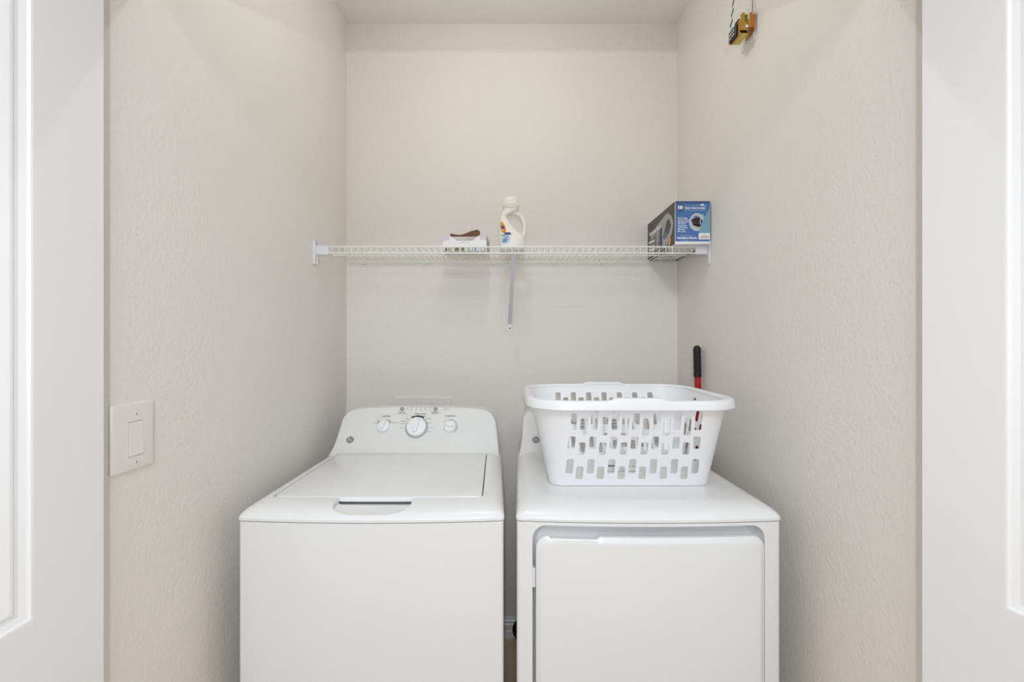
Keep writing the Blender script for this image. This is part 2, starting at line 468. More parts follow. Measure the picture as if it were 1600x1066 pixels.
loft(cut, [scoop(.93, -.4525, -.4468), scoop(.96, -.4505, -.4462), scoop(1.0, -.446, -.446), scoop(1.05, -.40, -.40)])
bm = boolean(bm, cut)
obj('top_deck', wz(bm), M['enamel'], wr, 30)
bm = bmesh.new(); loft(bm, [[(x, y, H + z) for x, y in rrect(LX0 + i, LX1 - i, LY0 + i, LY1 - i, .014, 12, 5)] for z, i in ((-.443, .002), (-.441, 0), (-.4325, 0), (-.4295, .0012), (-.4285, .004))])
obj('lid', wz(bm), M['enamel'], wr, 30)
obj('control_panel', panel_bm(0), M['panelp'], wr, 50)
panel_details(wr, 0, True)
feet(wr, -.65, -.10)

# --- dryer
dzw = make_warp(.3535, .3435, .352, .332, Y0, Y1)
dr = thing('clothes_dryer', 'white front-loading clothes dryer under the laundry basket, at right of the closet', 'dryer', (.358, 1.4575, 0))
bm = cabinet_bm(H - .4664)
RX0, RX1, RZ0, RZ1 = -.302, .2985, .15, H - .4735
cut = bmesh.new(); loft(cut, [[(x, y, z) for x, z in rrect(RX0 + i, RX1 - i, RZ0 + i, RZ1 - i, .035, 14, 6)] for y, i in ((Y0 - .05, 0), (Y0 + .012, 0.0), (Y0 + .030, .006), (Y0 + .038, .014))])
bm = boolean(bm, cut)
obj('cabinet', dzw(bm), M['enamel'], dr, 30)
# the door with the pull notch at its upper left
DX0, DX1, DZ0, DZ1 = -.294, .296, .16, H - .4985
def door_out(i, notch):
    pts = []
    for x, z in rrect(DX0 + i, DX1 - i, DZ0 + i, DZ1 - i, .032, 72, 6):
        pts.append([x, z])
    if notch:
        for p in pts:
            if p[1] > DZ1 - .004 - i and -.255 < p[0] < -.133: p[1] -= .0065
    return pts
bm = bmesh.new()
loft(bm, [[(x, y, z) for x, z in door_out(i, n)] for y, i, n in ((Y0 + .036, .028, 0), (Y0 + .010, .028, 0), (Y0 + .009, .002, 1), (Y0 + .007, .0, 1), (Y0 - .0005, .0012, 1), (Y0 - .002, .004, 1), (Y0 - .0065, .0115, 0), (Y0 - .0075, .0145, 0), (Y0 - .0078, .018, 0))])
obj('door', dzw(bm), M['enamel'], dr, 30)
obj('top_deck', dzw(deck_bm()), M['enamel'], dr, 30)
obj('control_panel', panel_bm(.729), M['panelp'], dr, 50)
panel_details(dr, .729, False)
for z in (.35, .75):
    bm = newbox((-.304, Y0 + .002, z), (-.2945, Y0 + .016, z + .05), .002); obj('hinge', dzw(bm), M['steel'], dr)
feet(dr, .09, .62)

# power cord looping in the gap behind the machines
bm = bmesh.new()
pc = [Vector((.064 + .050 * math.cos(a), 1.94, .072 + .046 * math.sin(a))) for a in [math.radians(50 + 260 * k / 22) for k in range(23)]]
pc = [Vector((.30, 1.93, .45)), Vector((.16, 1.94, .20))] + pc + [Vector((.16, 1.94, .0145)), Vector((.30, 1.94, .0135))]
tube(bm, pc, .0125, 10)
o = obj('power_cord', bm, M['cord'], None, 60); o['label'] = 'black power cord looped on the floor in the gap behind the dryer'; o['category'] = 'cord'

# recessed outlet box on the wall behind the washer
r = thing('outlet_box', 'white rectangular outlet box frame on the back wall, peeking above the washer', 'outlet box', (-.418, YB, .99))
bm = bmesh.new()
X0, X1, Z0, Z1 = -.553, -.285, .86, 1.118
for a, b in (((X0, Z0), (X1, Z0 + .03)), ((X0, Z1 - .03), (X1, Z1)), ((X0, Z0 + .03), (X0 + .03, Z1 - .03)), ((X1 - .03, Z0 + .03), (X1, Z1 - .03))): box(bm, (a[0], YB - .009, a[1]), (b[0], YB, b[1]))
obj('box_frame', bm, M['pcover'], r)
obj('back_plate', newbox((X0 + .03, YB - .002, Z0 + .03), (X1 - .03, YB, Z1 - .03)), M['steel'], r)

# ------------------------------------------------------------------ wire shelf
SZ = H + .374
sh = thing('wire_shelf', 'white wire shelf spanning the closet, fixed to the back wall above the machines', 'shelf', (0, YB, SZ))
ys, ye = 1.690, 1.990
def rod(name, pts, r, n=8):
    bm = bmesh.new(); tube(bm, pts, r, n); return obj(name, bm, M['shelfw'], sh, 60)
rod('front_rail', [(-.757, ys, SZ - .0012), (.757, ys, SZ - .0012)], .0030)
rod('lip_rail', [(-.757, ys - .001, SZ - .0265), (.757, ys - .001, SZ - .0265)], .0030)
rod('middle_rail', [(-.772, 1.846, SZ - .004), (.772, 1.846, SZ - .004)], .0026)
rod('back_rail', [(-.766, ye, SZ - .001), (.766, ye, SZ - .001)], .0026)
rod('wall_rail', [(-.766, ye + .004, SZ - .0085), (.766, ye + .004, SZ - .0085)], .0026)
bm = bmesh.new(); tube(bm, [(0, ye, SZ + .0005), (0, ys + .004, SZ + .0005), (0, ys, SZ - .002), (0, ys - .001, SZ - .0265)], .00115, 6)
w0 = obj('cross_wire', bm, M['shelfw'], sh, 60); w0.location.x = -.7366
for i in range(1, 59):
    c = w0.copy(); C.objects.link(c); c.parent = sh; c.location.x = -.7366 + i * .0254
for s in (-1, 1):
    bm = newbox((s * (HW - .006), 1.668, H + .302), (s * HW, 1.692, H + .396), .002)
    e = obj('end_bracket', bm, M['steel'], sh)
    bm = newbox((s * (HW - .052), 1.682, SZ - .032), (s * (HW - .006), 1.694, SZ + .0015), .002)
    obj('bracket_socket', bm, M['steel'], e)
    bm = bmesh.new(); lathe(bm, (s * (HW - .0062), 1.686, H + .386), (-s, 0, 0), [(.003, 0), (.0028, .0015), (.0005, .002)], 10); obj('screw', bm, M['screw'], e)
for x in (-.6915, -.400, -.0872, .1984, .421):
    bm = bmesh.new(); box(bm, (x - .006, ye + .002, SZ - .014), (x + .006, YB, SZ + .003), .002); box(bm, (x - .004, ye - .004, SZ - .012), (x + .004, ye + .006, SZ - .006), .0015)
    obj('wall_clip', bm, M['shelfw'], sh)
# diagonal support brace
a, b = Vector((.008, ys + .004, SZ - .004)), Vector((-.010, YB - .006, H + .080))
dv = (b - a).normalized(); sx = Vector((1, 0, 0)); sn = dv.cross(sx).normalized()
bm = bmesh.new()
def chan(p, wd, d): return [p - sx * wd, p + sx * wd, p + sx * wd + sn * d, p + sx * (wd - .0015) + sn * d, p + sx * (wd - .0015) + sn * .0015, p - sx * (wd - .0015) + sn * .0015, p - sx * (wd - .0015) + sn * d, p - sx * wd + sn * d]
loft(bm, [chan(a, .0085, .008), chan(a.lerp(b, .55), .0085, .008), chan(b, .0095, .006)])
br = obj('support_brace', bm, M['steel'], sh)
obj('brace_tab', newbox((-.0185, YB - .003, H + .048), (-.0015, YB, H + .084), .001), M['shelfw'], br)
bm = bmesh.new(); lathe(bm, (-.0100, YB - .003, H + .060), (0, -1, 0), [(.0042, 0), (.0038, .0015), (.0005, .0022)], 12); obj('screw', bm, M['screw'], br)

# ------------------------------------------------------------------ things on the shelf
TOP = SZ + .0021
# dryer sheet carton, torn open
cx, cy, rz = -.1955, 1.845, math.radians(-3)
tb = thing('dryer_sheet_box', 'low white paper carton with its top torn open, beside the detergent bottle', 'box', (cx, cy, TOP))
RM = Matrix.Rotation(rz, 4, 'Z'); RM.translation = Vector((cx, cy, TOP))
def tm(bm): bmesh.ops.transform(bm, matrix=RM, verts=bm.verts[:]); return bm
w2, d2, h2, t = .0925, .058, .066, .0012
bm = bmesh.new()
box(bm, (-w2, -d2, 0), (w2, d2, t)); box(bm, (-w2, d2 - t, t), (w2, d2, h2)); box(bm, (-w2, -d2 + t, t), (-w2 + t, d2 - t, h2)); box(bm, (w2 - t, -d2 + t, t), (w2, d2 - t, h2))
# front wall with the torn dip
o_ = [(-w2, 0), (w2, 0), (w2, h2), (.062, h2), (.034, h2 - .021), (-.034, h2 - .021), (-.062, h2), (-w2, h2)]
loft(bm, [[(x, y, z) for x, z in o_] for y in (-d2, -d2 + t)])
box(bm, (-w2 + t, -d2 + .012, h2 - t), (-.058, d2 - t, h2)); box(bm, (.058, -d2 + .012, h2 - t), (w2 - t, d2 - t, h2)); box(bm, (-.058, .02, h2 - t), (.058, d2 - t, h2))
obj('carton', tm(bm), M['carton'], tb)
bm = bmesh.new()
up, lo = [], []
for k in range(13):
    f = k / 12; x = -.064 + .128 * f
    zt = h2 + .013 - .006 * math.sin(math.pi * min(1, f * 1.5)) + .017 * max(0, (f - .35) / .65)
    if f > .92: zt -= .010 * (f - .92) / .08
    up.append((x * .98, -.044 + .004 * math.sin(3 * f), zt)); lo.append((x, -.050, h2 - .003))
loft(bm, [[lo[k], up[k], (up[k][0], up[k][1] + .0015, up[k][2]), (lo[k][0], lo[k][1] + .0015, lo[k][2])] for k in range(13)])
obj('torn_flap', tm(bm), M['brown'], tb, label='brown torn cardboard flap')
obj('sheet_stack', tm(newbox((-w2 + .003, -d2 + .004, t), (w2 - .003, d2 - .003, .043), .003)), M['lav'], tb)
ex, ey = RM.to_3x3() @ Vector((1, 0, 0)), Vector((0, 0, 1))
pr = Print(plane_map(RM @ Vector((0, -d2, 0)), ex, ey))
pr.rect(-w2, .046, -.064, h2, M['lav']); pr.rect(.064, .046, w2, h2, M['lav'])
pr.face([(-.06, h2 - .002), (-.033, h2 - .0225), (-.033, h2 - .0255), (-.066, h2 - .002)], M['white'], 1)
pr.arc(0, .012, .026, .003, 45, 135, M['pblue'], 1)
for u0, u1, m in ((-.082, -.074, 'dgrey'), (-.070, -.052, 'lgrey'), (-.046, -.024, 'dgrey'), (-.020, .000, 'olive'), (.006, .024, 'lgrey'), (.032, .050, 'teal'), (.056, .074, 'lav'), (.080, .090, 'lgrey')):
    pr.rect(u0, .002, u1, .0175, M[m], 1)
    if m in ('dgrey', 'olive'):
        for q in range(3): pr.face([(u0 + .003 + q * .005, .003), (u0 + .006 + q * .005, .003), (u0 + .008 + q * .005, .016), (u0 + .005 + q * .005, .016)], M['iron' if q % 2 else 'olive'], 2)
    if m == 'teal': pr.face([(u0 + .004, .002), (u0 + .010, .002), (u0 + .014, .0175), (u0 + .008, .0175)], M['pblue'], 2)
pr.build('carton_print', tb)
pr = Print(plane_map(RM @ Vector((w2, 0, 0)), RM.to_3x3() @ Vector((0, 1, 0)), ey))
pr.rect(-d2 + .002, .002, d2 - .002, h2 - .002, M['lav'], 1); pr.rect(-d2, 0, -d2 + .004, h2, M['iron'], 2); pr.rect(-.03, .015, .03, .045, M['lgrey'], 2)
pr.build('carton_print', tb)
# detergent bottle
bx0, by0 = 0.0, 1.800
dt = thing('detergent_bottle', 'white plastic detergent bottle with side handle and pale cap, on the wire shelf', 'bottle', (bx0, by0, TOP))
prof = [(0, -.049, .051, .034), (.004, -.055, .057, .039), (.02, -.0565, .0585, .041), (.05, -.057, .0585, .041), (.062, -.057, .0575, .041), (.070, -.057, .048, .040), (.076, -.057, .034, .040), (.090, -.057, .019, .039), (.110, -.0565, .003, .037),
        (.128, -.0555, -.012, .034), (.143, -.052, -.020, .031), (.153, -.048, -.012, .030), (.160, -.0455, .006, .030), (.167, -.042, .021, .029), (.174, -.037, .026, .028), (.182, -.034, .0255, .0275)]
NB = 36
def bpt(z, ang, off=0):
    for i in range(len(prof) - 1):
        a_, b_ = prof[i], prof[i + 1]
        if a_[0] <= z <= b_[0]:
            f = (z - a_[0]) / (b_[0] - a_[0]); break
    q = [a_[k] + (b_[k] - a_[k]) * f for k in range(4)]
    cxx = (q[1] + q[2]) / 2; rx = (q[2] - q[1]) / 2 + off; ry = q[3] + off
    cs, sn_ = math.cos(ang), math.sin(ang)
    e = .75
    return Vector((bx0 + cxx + rx * abs(cs) ** e * (1 if cs > 0 else -1), by0 + ry * abs(sn_) ** e * (1 if sn_ > 0 else -1), TOP + z))
bm = bmesh.new()
loft(bm, [[bpt(p[0], 2 * math.pi * k / NB) for k in range(NB)] for p in prof])
obj('bottle_body', bm, M['bottle'], dt, 50)
bm = bmesh.new()
hp = [(.004, .164), (.020, .1615), (.033, .155), (.043, .144), (.0495, .128), (.0525, .110), (.0525, .092), (.0505, .074), (.047, .060)]
tube(bm, [(bx0 + x, by0, TOP + z) for x, z in hp], .009, 12, rads=[.012, .0115, .010, .0095, .009, .009, .009, .0095, .011])
obj('handle', bm, M['bottle'], dt, 60)
bm = bmesh.new()
lathe(bm, (bx0 - .005, by0, TOP), (0, 0, 1), [(.030, .180), (.033, .181), (.033, .189), (.0355, .190), (.0355, .206), (.034, .221), (.031, .2245), (.001, .2245)], 40)
cp = obj('cap', bm, M['cap'], dt, 35, label='pale translucent screw cap')
bm = bmesh.new()
for k in range(30):
    a_ = 2 * math.pi * k / 30; p = Vector((bx0 - .005 + .0355 * math.cos(a_), by0 + .0355 * math.sin(a_), TOP + .192))
    tube(bm, [p, p + Vector((-.0008 * math.cos(a_), -.0008 * math.sin(a_), .024))], .0011, 5)
obj('cap_ribs', bm, M['cap'], cp, 60, kind='stuff')
def lmap(u, v, l):
    return bpt(max(.001, min(.181, v)), math.pi * 1.5 + u / .046, .0004 + .0003 * l)
# label print turned to the left of the bottle (u runs around the body)
pr = Print(lmap)
def patch(P, u0, u1, v0, v1, m, l, nu=6, nv=6):
    for i in range(nu):
        for j in range(nv): P.rect(u0 + (u1 - u0) * i / nu, v0 + (v1 - v0) * j / nv, u0 + (u1 - u0) * (i + 1) / nu, v0 + (v1 - v0) * (j + 1) / nv, m, l)
def disc(P, u, v, ru, rv, m, l):
    for k in range(24):
        a_, b_ = 2 * math.pi * k / 24, 2 * math.pi * (k + 1) / 24
        P.face([(u, v), (u + ru * math.cos(a_), v + rv * math.sin(a_)), (u + ru * math.cos(b_), v + rv * math.sin(b_))], m, l)
LU = -.0185
disc(pr, LU, .094, .0140, .0250, M['yellow'], 1); disc(pr, LU, .094, .0118, .0210, M['orange'], 2); disc(pr, LU, .094, .0085, .0150, M['yellow'], 3); disc(pr, LU, .094, .0065, .011, M['orange'], 4)
pr.text('Tide', LU, .094, .024, M['navy'], 6, width=.019, bold=.03)
patch(pr, LU - .001, LU + .018, .062, .072, M['navy'], 2, 4, 2); patch(pr, LU - .016, LU - .001, .058, .064, M['teal'], 2, 4, 1)
disc(pr, LU - .001, .044, .017, .019, M['pblue'], 1)
for k in range(4): patch(pr, LU - .012 + .003 * k, LU + .007 + .002 * k, .033 + .007 * k, .0365 + .007 * k, M['navy' if k < 2 else 'teal'], 3, 3, 1)
pr.build('bottle_label', dt, 'orange and yellow round logo above blue swirls')
# appliance carton
ib = thing('appliance_carton', 'blue and charcoal retail carton standing against the right wall on the wire shelf', 'box', (.703, 1.83, TOP))
bx_, bX, by_, bY, bz_, bZ = .634, .7705, 1.660, 1.994, TOP + .0002, H + .545
obj('carton', newbox((bx_, by_, bz_), (bX, bY, bZ), .0012), M['carton'], ib)
bw, bh = bX - bx_, bZ - bz_
pr = Print(plane_map((bx_, by_, bz_), (1, 0, 0), (0, 0, 1)))
pr.rect(.0012, .011, bw - .0012, bh - .001, M['blue'], 1)
pr.rect(.0012, bh - .009, bw - .0012, bh - .001, M['blue2'], 2)
arcp = [(bw - .0012, bh - .020)] + [(bw - .0012 - .042 * math.sin(math.pi / 2 * f) ** 1.2, bh - .020 - .112 * f) for f in [k / 12 for k in range(1, 13)]] + [(bw - .0012, bh - .132)]
pr.ell(.086, .086, .0315, .0345, M['pblue'], 2, 32); pr.ell(.086, .086, .0285, .0315, M['lgrey'], 3, 32)
pr.face([(.062, .094), (.072, .101), (.098, .102), (.106, .090), (.104, .072), (.090, .066), (.070, .074)], M['black'], 4)
pr.face([(.070, .103), (.080, .111), (.102, .102), (.098, .100)], M['blue2'], 5)
for q in range(8): pr.ell(.072 + .009 * (q % 4), .090 - .008 * (q // 4), .0022, .002, M['dgrey'], 5, 10)
pr.face(arcp, M['teal'], 6)
pr.arc(-.002 + bw, bh - .080, .036, .0028, 130, 200, M['pblue'], 7)
pr.ell(.021, bh - .027, .0155, .0155, M['blue2'], 3, 28)
pr.text('10', .0205, bh - .0265, .021, M['white'], 4, bold=.06)
pr.text('Durathon nonstick soleplate', .036, bh - .0185, .0062, M['pblue'], 3, align='L', width=.054)
pr.face([(.095, bh - .018), (.103, bh - .013), (.108, bh - .010), (.112, bh - .0165), (.125, bh - .0185), (.094, bh - .0185)], M['white'], 3)
pr.text('MORE THAN DOUBLE', .036, bh - .0285, .0095, M['white'], 3, align='L', width=.082, bold=.05)
pr.text('lasts longer than other surfaces', .036, bh - .0365, .006, M['pblue'], 3, align='L', width=.082)
for k, (s, wd) in enumerate((('Smart settings', .038), ('Steam for all fabrics', .044), ('adjustable steam', .042), ('Auto shutoff', .030), ('3-way protection', .036), ('Self cleaning', .038), ('1500 watts', .028), ('8 ft. cord', .030))):
    pr.text(s, .010, .102 - .0075 * k, .0072, M['white'], 3, align='L', width=wd, bold=.03)
pr.text('Good thinking from', .020, .033, .0065, M['pblue'], 3, align='L', width=.056)
pr.text('Hamilton Beach', .008, .0245, .0115, M['white'], 3, align='L', width=.076, bold=.05)
pr.text('hamiltonbeach.com', .022, .0155, .005, M['pblue'], 3, align='L', width=.042)
pr.rect(.091, .0185, .134, .0425, M['white'], 8)
for q in range(12): pr.rect(.096 + q * .0029, .0215, .0972 + q * .0029 + .0006 * (q % 3), .034, M['grey' if q % 2 else 'skin'], 9)
pr.text('14881', .112, .0375, .0055, M['grey'], 9)
pr.build('carton_print', ib, 'blue front print with white lettering')
L_ = bY - by_
pr = Print(plane_map((bx_, bY, bz_), (0, -1, 0), (0, 0, 1)))
pr.rect(.0012, .0012, L_ - .0012, bh - .0012, M['iron'], 1)
pr.face([(.03, .010), (.02, .060), (.05, .105), (.12, .128), (.20, .140), (.255, .146), (.30, .120), (.318, .085), (.300, .05), (.26, .020), (.20, .006)], M['iron2'], 2)
pr.face([(.200, .055), (.245, .115), (.272, .118), (.295, .085), (.270, .060), (.235, .045)], M['iron'], 3)
pr.face([(.210, .050), (.235, .078), (.255, .060), (.235, .030)], M['iron3'], 4)
pr.face([(.14, .010), (.15, .100), (.185, .108), (.178, .010)], M['iron3'], 3); pr.face([(.17, .010), (.178, .106), (.19, .106), (.195, .010)], M['blue2'], 3)
pr.face([(.03, .006), (.02, .075), (.12, .10), (.13, .006)], M['iron3'], 3)
for q in range(4): pr.face([(.02, .018 + .018 * q), (.10, .012 + .018 * q), (.10, .020 + .018 * q), (.02, .027 + .018 * q)], M['white' if q % 2 else 'iron2'], 4)
pr.text('Hamilton Beach', .105, .112, .026, M['white'], 5, width=.15, bold=.05)
pr.ell(.235, .024, .012, .020, M['white'], 5, 20); pr.ell(.235, .024, .008, .015, M['iron3'], 6, 20)
pr.ell(.277, .026, .016, .024, M['skin'], 5, 20); pr.face([(.255, .002), (.27, .002), (.275, .046), (.262, .044)], M['brown'], 4)
pr.build('carton_print', ib, 'charcoal side print showing a grey steam iron')
pr = Print(plane_map((bx_, bY, bz_), (1, 0, 0), (0, -1, 0), .0002))
pr.rect(.001, .001, bw - .001, .012, M['iron'], 1); pr.rect(.001, .001, .016, L_ - .10, M['iron'], 1); pr.rect(bw - .012, .012, bw - .002, L_ - .04, M['iron'], 1)
pr.rect(.05, .09, .085, .10, M['iron3'], 1); pr.rect(.03, .06, .055, .066, M['iron3'], 1); pr.rect(.09, .16, .115, .172, M['iron3'], 1)
pr.build('carton_print', ib)
bm = bmesh.new()
loft(bm, [[(bx_ + .004 + .130 * f, by_ - .0015 - d, bz_ + .0015 + .006 * max(0, f - .55) ** 1.5 * 2 + e) for d, e in ((0, 0), (.012, -.004), (.012, -.0028), (0, .0016))] for f in [k / 8 for k in range(9)]])
obj('bottom_flap', bm, M['carton'], ib)

# ------------------------------------------------------------------ laundry basket
bk = thing('laundry_basket', 'white plastic laundry basket with rows of slots, standing on the dryer', 'basket', (.353, 1.41, H - .4298))
BH = .262; zb = H - .4292
# outlines: (centre x, centre y, half width, half depth, corner radius) at the bottom and the top of the wall
B0, B1 = (.352, 1.412, .236, .145, .034), (.347, 1.402, .284, .222, .098)
NCOL_F, NCOL_S = 13, 6
def per(o, fr):
    """point on a rounded rectangle: fr = (segment 0..7, 0..1)"""
    cx, cy, hx, hy, r = o; s, f = fr
    if s == 0: return (cx - hx + r + (2 * hx - 2 * r) * f, cy - hy)
    if s == 2: return (cx + hx, cy - hy + r + (2 * hy - 2 * r) * f)
    if s == 4: return (cx + hx - r - (2 * hx - 2 * r) * f, cy + hy)
    if s == 6: return (cx - hx, cy + hy - r - (2 * hy - 2 * r) * f)
    c = {1: (cx + hx - r, cy - hy + r, -90), 3: (cx + hx - r, cy + hy - r, 0), 5: (cx - hx + r, cy + hy - r, 90), 7: (cx - hx + r, cy - hy + r, 180)}[s]
    a_ = math.radians(c[2] + 90 * f); return (c[0] + r * math.cos(a_), c[1] + r * math.sin(a_))
def wallpt(fr, v):
    p, q = per(B0, fr), per(B1, fr)
    bul = .0
    return Vector((p[0] + (q[0] - p[0]) * v, p[1] + (q[1] - p[1]) * v, zb + BH * v))
VB = [0, .03, .07, .14, .24, .33, .37, .44, .53, .60, .66, .82, .89, 1.0]
ODD = [(.14, .33), (.44, .60), (.66, .89)]; EVEN = [(.07, .24), (.37, .53), (.60, .82)]
bm = bmesh.new()
vc = {}
def vert(fr, v):
    s, f = fr
    if f >= .99999: fr = ((s + 1) % 8, 0.0)
    k = (fr[0], round(fr[1], 5), round(v, 5))
    if k not in vc: vc[k] = bm.verts.new(wallpt(fr, v))
    return vc[k]
def column(s, f0, f1, holes):
    inner = [v for v in VB]
    prev = 0
    cuts = [0]
    for a_, b_ in holes: cuts += [a_ - .0001, b_ + .0001]
    edges = VB
    # solid quads outside the hole spans, a rounded slot inside them
    i = 0
    spans = {a_: b_ for a_, b_ in holes}
    while i < len(VB) - 1:
        v0 = VB[i]
        if v0 in spans:
            v1 = spans[v0]; j = VB.index(v1)
            outer = [((s, f0), v0), ((s, f1), v0)] + [((s, f1), VB[k]) for k in range(i + 1, j)] + [((s, f1), v1), ((s, f0), v1)] + [((s, f0), VB[k]) for k in range(j - 1, i, -1)]
            fm, fh = (f0 + f1) / 2, (f1 - f0) * .34
            wd = (wallpt((s, f1), v0) - wallpt((s, f0), v0)).length
            rf, rv = (f1 - f0) * .16, .16 * wd / BH
            hole = []
            pad = .004
            for cf, cv, a0 in ((fm + fh - rf, v1 - pad - rv, 0), (fm - fh + rf, v1 - pad - rv, 90), (fm - fh + rf, v0 + pad + rv, 180), (fm + fh - rf, v0 + pad + rv, 270)):
                for q in range(4):
                    t_ = math.radians(a0 + 30 * q); hole.append(((s, cf + rf * math.cos(t_)), cv + rv * math.sin(t_)))
            V = [vert(*p) for p in outer] + [bm.verts.new(wallpt(*p)) for p in hole]
            tri = tessellate_polygon([[Vector((p[0][1] * 10, p[1] * 10, 0)) for p in outer], [Vector((p[0][1] * 10, p[1] * 10, 0)) for p in hole]])
            for t_ in tri:
                try: bm.faces.new([V[k] for k in t_])
                except ValueError: pass
            i = j
        else:
            v1 = VB[i + 1]
            bm.faces.new((vert((s, f0), v0), vert((s, f1), v0), vert((s, f1), v1), vert((s, f0), v1))); i += 1
for s in range(8):
    n = NCOL_F if s in (0, 4) else NCOL_S if s in (2, 6) else 7
    for k in range(n):
        hs = [] if s % 2 else (ODD if k % 2 == 0 else EVEN)
        column(s, k / n, (k + 1) / n, hs)
# floor of the basket
ring = [vert((s, k / n), 0) for s in range(8) for n in [NCOL_F if s in (0, 4) else NCOL_S if s in (2, 6) else 7] for k in range(n)]
rin = [bm.verts.new(v.co + (Vector((B0[0], B0[1], zb)) - v.co) * .035 + Vector((0, 0, -.0005))) for v in ring]
for j in range(len(ring)):
    k = (j + 1) % len(ring); bm.faces.new((ring[j], ring[k], rin[k], rin[j]))
bm.faces.new(rin)
bmesh.ops.recalc_face_normals(bm, faces=bm.faces[:])
_me = bpy.data.meshes.new('s'); bm.to_mesh(_me); bm.free()
_o = bpy.data.objects.new('s', _me); C.objects.link(_o)
_m = _o.modifiers.new('s', 'SOLIDIFY'); _m.thickness = .0028; _m.offset = 1
bpy.context.view_layer.update()
_me2 = bpy.data.meshes.new_from_object(_o.evaluated_get(bpy.context.evaluated_depsgraph_get()))
bpy.data.objects.remove(_o); bm = bmesh.new(); bm.from_mesh(_me2)
zmin = min(v.co.z for v in bm.verts)
if zmin < H - .4299:
    bmesh.ops.translate(bm, verts=bm.verts[:], vec=(0, 0, H - .4298 - zmin))
obj('basket_shell', bm, M['plastic'], bk, 35)
# rolled rim, raised at the hand grips on the two long sides
bm = bmesh.new()
RP = [(-.004, -.004), (-.003, .000), (.004, .0035), (.012, .0035), (.018, .000), (.0205, -.006), (.0222, -.0215), (.0205, -.022), (.0175, -.008), (.011, -.001), (.004, -.0015), (.0, -.006)]
frs = [(s, k / n) for s in range(8) for n in [40 if s in (0, 4) else 16 if s in (2, 6) else 12] for k in range(n)]
rings = []
for s, f in frs:
    cx, cy, hx, hy, r = B1
    lift = 0
    if s in (0, 4):
        x = per(B1, (s, f))[0] - cx + .0
        lift = .0075 * max(0, min(1, (.076 - abs(x)) / .010))
    rg = []
    for d, z in RP:
        p = per((cx, cy, hx + d, hy + d, r + d), (s, f))
        rg.append((p[0], p[1], zb + BH + z + (lift if z > -.02 else lift * .0)))
    rings.append(rg)
rings.append(rings[0])
loft(bm, rings, False, False)
bmesh.ops.remove_doubles(bm, verts=bm.verts[:], dist=1e-6)
obj('rim', bm, M['plastic'], bk, 50)
# printed sticker on the basket floor
pr = Print(plane_map((.372, 1.435, zb + .0036), (1, 0, 0), (0, 1, 0)))
pr.rect(-.056, -.036, .056, .036, M['white'], 0); pr.rect(-.050, .010, -.016, .028, M['dgrey'], 1); pr.rect(-.010, .018, .022, .028, M['dgrey'], 1); pr.rect(-.010, .010, .006, .013, M['grey'], 1)
pr.arc(.034, .014, .008, .002, 0, 360, M['dgrey'], 1); pr.text('25 in', -.02, -.014, .022, M['grey'], 1)
pr.build('sticker', bk, 'white printed sticker on the basket floor')

# ------------------------------------------------------------------ pole in the corner gap
pt_, pb_ = Vector((.7515, 1.735, H - .018)), Vector((.7615, 1.69, 0))
dv = (pb_ - pt_).normalized(); LN = (pb_ - pt_).length
pl = thing('cleaning_pole', 'red metal pole with a black ribbed grip, standing between dryer and right wall', 'pole', pb_)
bm = bmesh.new(); lathe(bm, pt_, dv, [(.0125, .12), (.0125, LN - .012)], 20); obj('pole_tube', bm, M['red'], pl, 40)
bm = bmesh.new()
pf = [(.003, 0), (.009, .002), (.0135, .008), (.015, .016)]
h = .022
while h < .112: pf += [(.0152, h), (.0152, h + .004), (.0138, h + .0055), (.0138, h + .0075)]; h += .009
pf += [(.0152, .118), (.0152, .128), (.0130, .129)]
lathe(bm, pt_, dv, pf, 20); obj('grip', bm, M['black'], pl, 30, label='black ribbed rubber grip')
bm = bmesh.new(); lathe(bm, pb_, -dv, [(.0125, .001), (.0142, .006), (.0142, .03), (.0125, .032)], 16); obj('end_cap', bm, M['black'], pl)

# ------------------------------------------------------------------ light switch on the left wall
sw = thing('light_switch', 'white rocker light switch plate on the left wall near the door', 'light switch', (-HW, .8735, H - .196))
xw = -HW
bm = bmesh.new()
y0, y1, z0, z1 = .8225, .9195, H - .263, H - .1255
loft(bm, [[(xw + n, y, z) for y, z in rrect(y0 + i, y1 - i, z0 + i, z1 - i, .004, 1, 3)] for n, i in ((0, 0), (.0035, 0), (.006, .0015), (.0068, .004))])
cut = newbox((xw + .002, .857, H - .2335), (xw + .02, .892, H - .1635))
obj('wall_plate', boolean(bm, cut), M['switch'], sw, 30)
bm = bmesh.new()
loft(bm, [[(xw + .002, y, H - .2335 + .0006), (xw + .0095, y, H - .2335 + .0012), (xw + .0075, y, H - .199), (xw + .0058, y, H - .1645), (xw + .002, y, H - .1642)] for y in (.8578, .8912)])
obj('rocker', bm, M['switch'], sw)
for z in (H - .149, H - .2475):
    bm = bmesh.new(); lathe(bm, (xw + .0066, .8745, z), (1, 0, 0), [(.0033, 0), (.003, .001), (.0005, .0012)], 14); s_ = obj('screw', bm, M['switch'], sw)
    obj('screw_slot', newbox((xw + .0076, .8738, z - .0026), (xw + .0080, .8752, z + .0026)), M['screw'], s_)

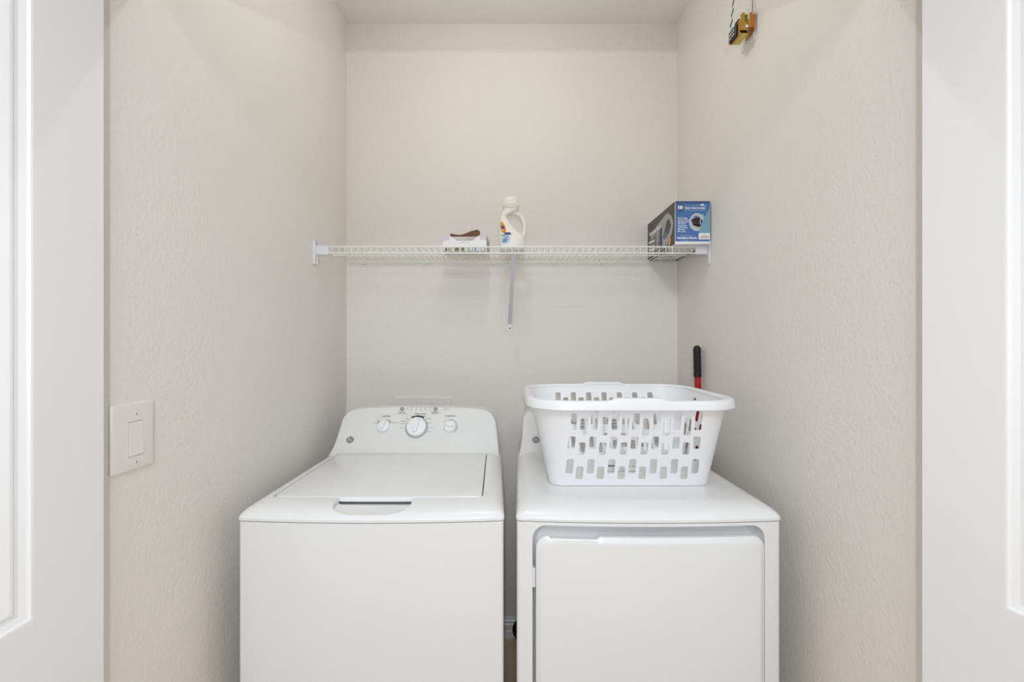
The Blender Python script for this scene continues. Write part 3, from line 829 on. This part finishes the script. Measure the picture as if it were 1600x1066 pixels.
# ------------------------------------------------------------------ transformer high on the right wall
T = thing('doorbell_transformer', 'small brass-bracketed transformer with dark winding, high on the right wall', 'transformer', (HW, 1.39, H + 1.01))
bm = bmesh.new()
loft(bm, [[(HW - n, y, z) for y, z in rrect(1.361 + i, 1.440 - i, H + .967 + i, H + 1.083 - i, .006, 1, 3)] for n, i in ((0, 0), (.004, 0), (.006, .002))])
obj('cover_plate', bm, M['pcover'], T, 30, label='white wall plate')
def tb_(name, a0, a1, y0, y1, z0, z1, m, par=T, bev=.0012, label=None):
    return obj(name, newbox((HW - a1, y0, H + z0), (HW - a0, y1, H + z1), bev, 1), m, par, label=label)
tb_('mounting_bracket', .007, .010, 1.352, 1.405, .985, 1.045, M['brass2'])
fl = tb_('bracket_flange', .010, .0265, 1.3495, 1.3515, .992, 1.040, M['brass2'], label='copper-coloured bracket flange')
core = tb_('laminated_core', .028, .058, 1.357, 1.402, .975, 1.026, M['winding'], bev=.002, label='dark laminated iron core')
tb_('front_strap', .039, .0545, 1.351, 1.3535, .985, 1.041, M['brass'], label='brass strap across the core front')
tb_('front_strap', .030, .039, 1.3515, 1.3535, .985, 1.012, M['brass'])
tb_('bottom_strap', .029, .052, 1.351, 1.402, .9725, .9755, M['brass3'], label='yellow brass strap under the core')
tb_('bottom_strap', .0525, .056, 1.351, 1.402, .9715, .980, M['brass'])
tb_('side_strap', .0560, .0585, 1.350, 1.404, .970, 1.016, M['brass2'])
win = tb_('winding', .059, .066, 1.358, 1.404, .972, 1.014, M['winding'], bev=.004, label='black taped coil with white lettering')
pr = Print(plane_map((HW - .066, 1.404, H + .972), (0, -1, 0), (0, 0, 1)))
pr.text('TRANSFORMER', .024, .036, .0085, M['white'], 2, width=.036, bold=.04); pr.text('120V 60Hz', .024, .024, .009, M['white'], 2, width=.034, bold=.04); pr.text('16V 10VA', .024, .012, .009, M['white'], 2, width=.032, bold=.04)
pr.build('winding_print', win)
tb_('ground_lug', .029, .038, 1.3525, 1.356, 1.013, 1.036, M['green'], label='green ground wire lug')
for a_, z_ in ((.0515, 1.0365), (.0142, 1.0365), (.0335, .997)):
    bm = bmesh.new(); lathe(bm, (HW - a_, 1.3512 if a_ > .02 else 1.3497, H + z_), (0, -1, 0), [(.0026 if z_ > 1 else .0048, 0), (.0022 if z_ > 1 else .004, .0016), (.0004, .002)], 12)
    obj('screw', bm, M['white'], T, 40, label='bright screw head')
for ph, m in ((0, 'black'), (math.pi, 'white')):
    bm = bmesh.new()
    pts = []
    for k in range(61):
        f = k / 60; c0 = Vector((HW - .068 + .012 * f, 1.385 - .02 * f, H + 1.008 + .20 * f))
        a_ = ph + f * 40; pts.append(c0 + Vector((math.cos(a_), math.sin(a_), 0)) * .0017)
    tube(bm, pts, .0015, 6)
    obj('lead_wire', bm, M[m], T, 60, label='twisted %s bell wire' % ('black' if m == 'black' else 'white'))
bm = bmesh.new(); tube(bm, [(HW - .005, 1.372, H + 1.03), (HW - .008, 1.366, H + 1.06), (HW - .0065, 1.366, H + 1.2)], .0014, 6); obj('supply_wire', bm, M['grey'], T, 60)
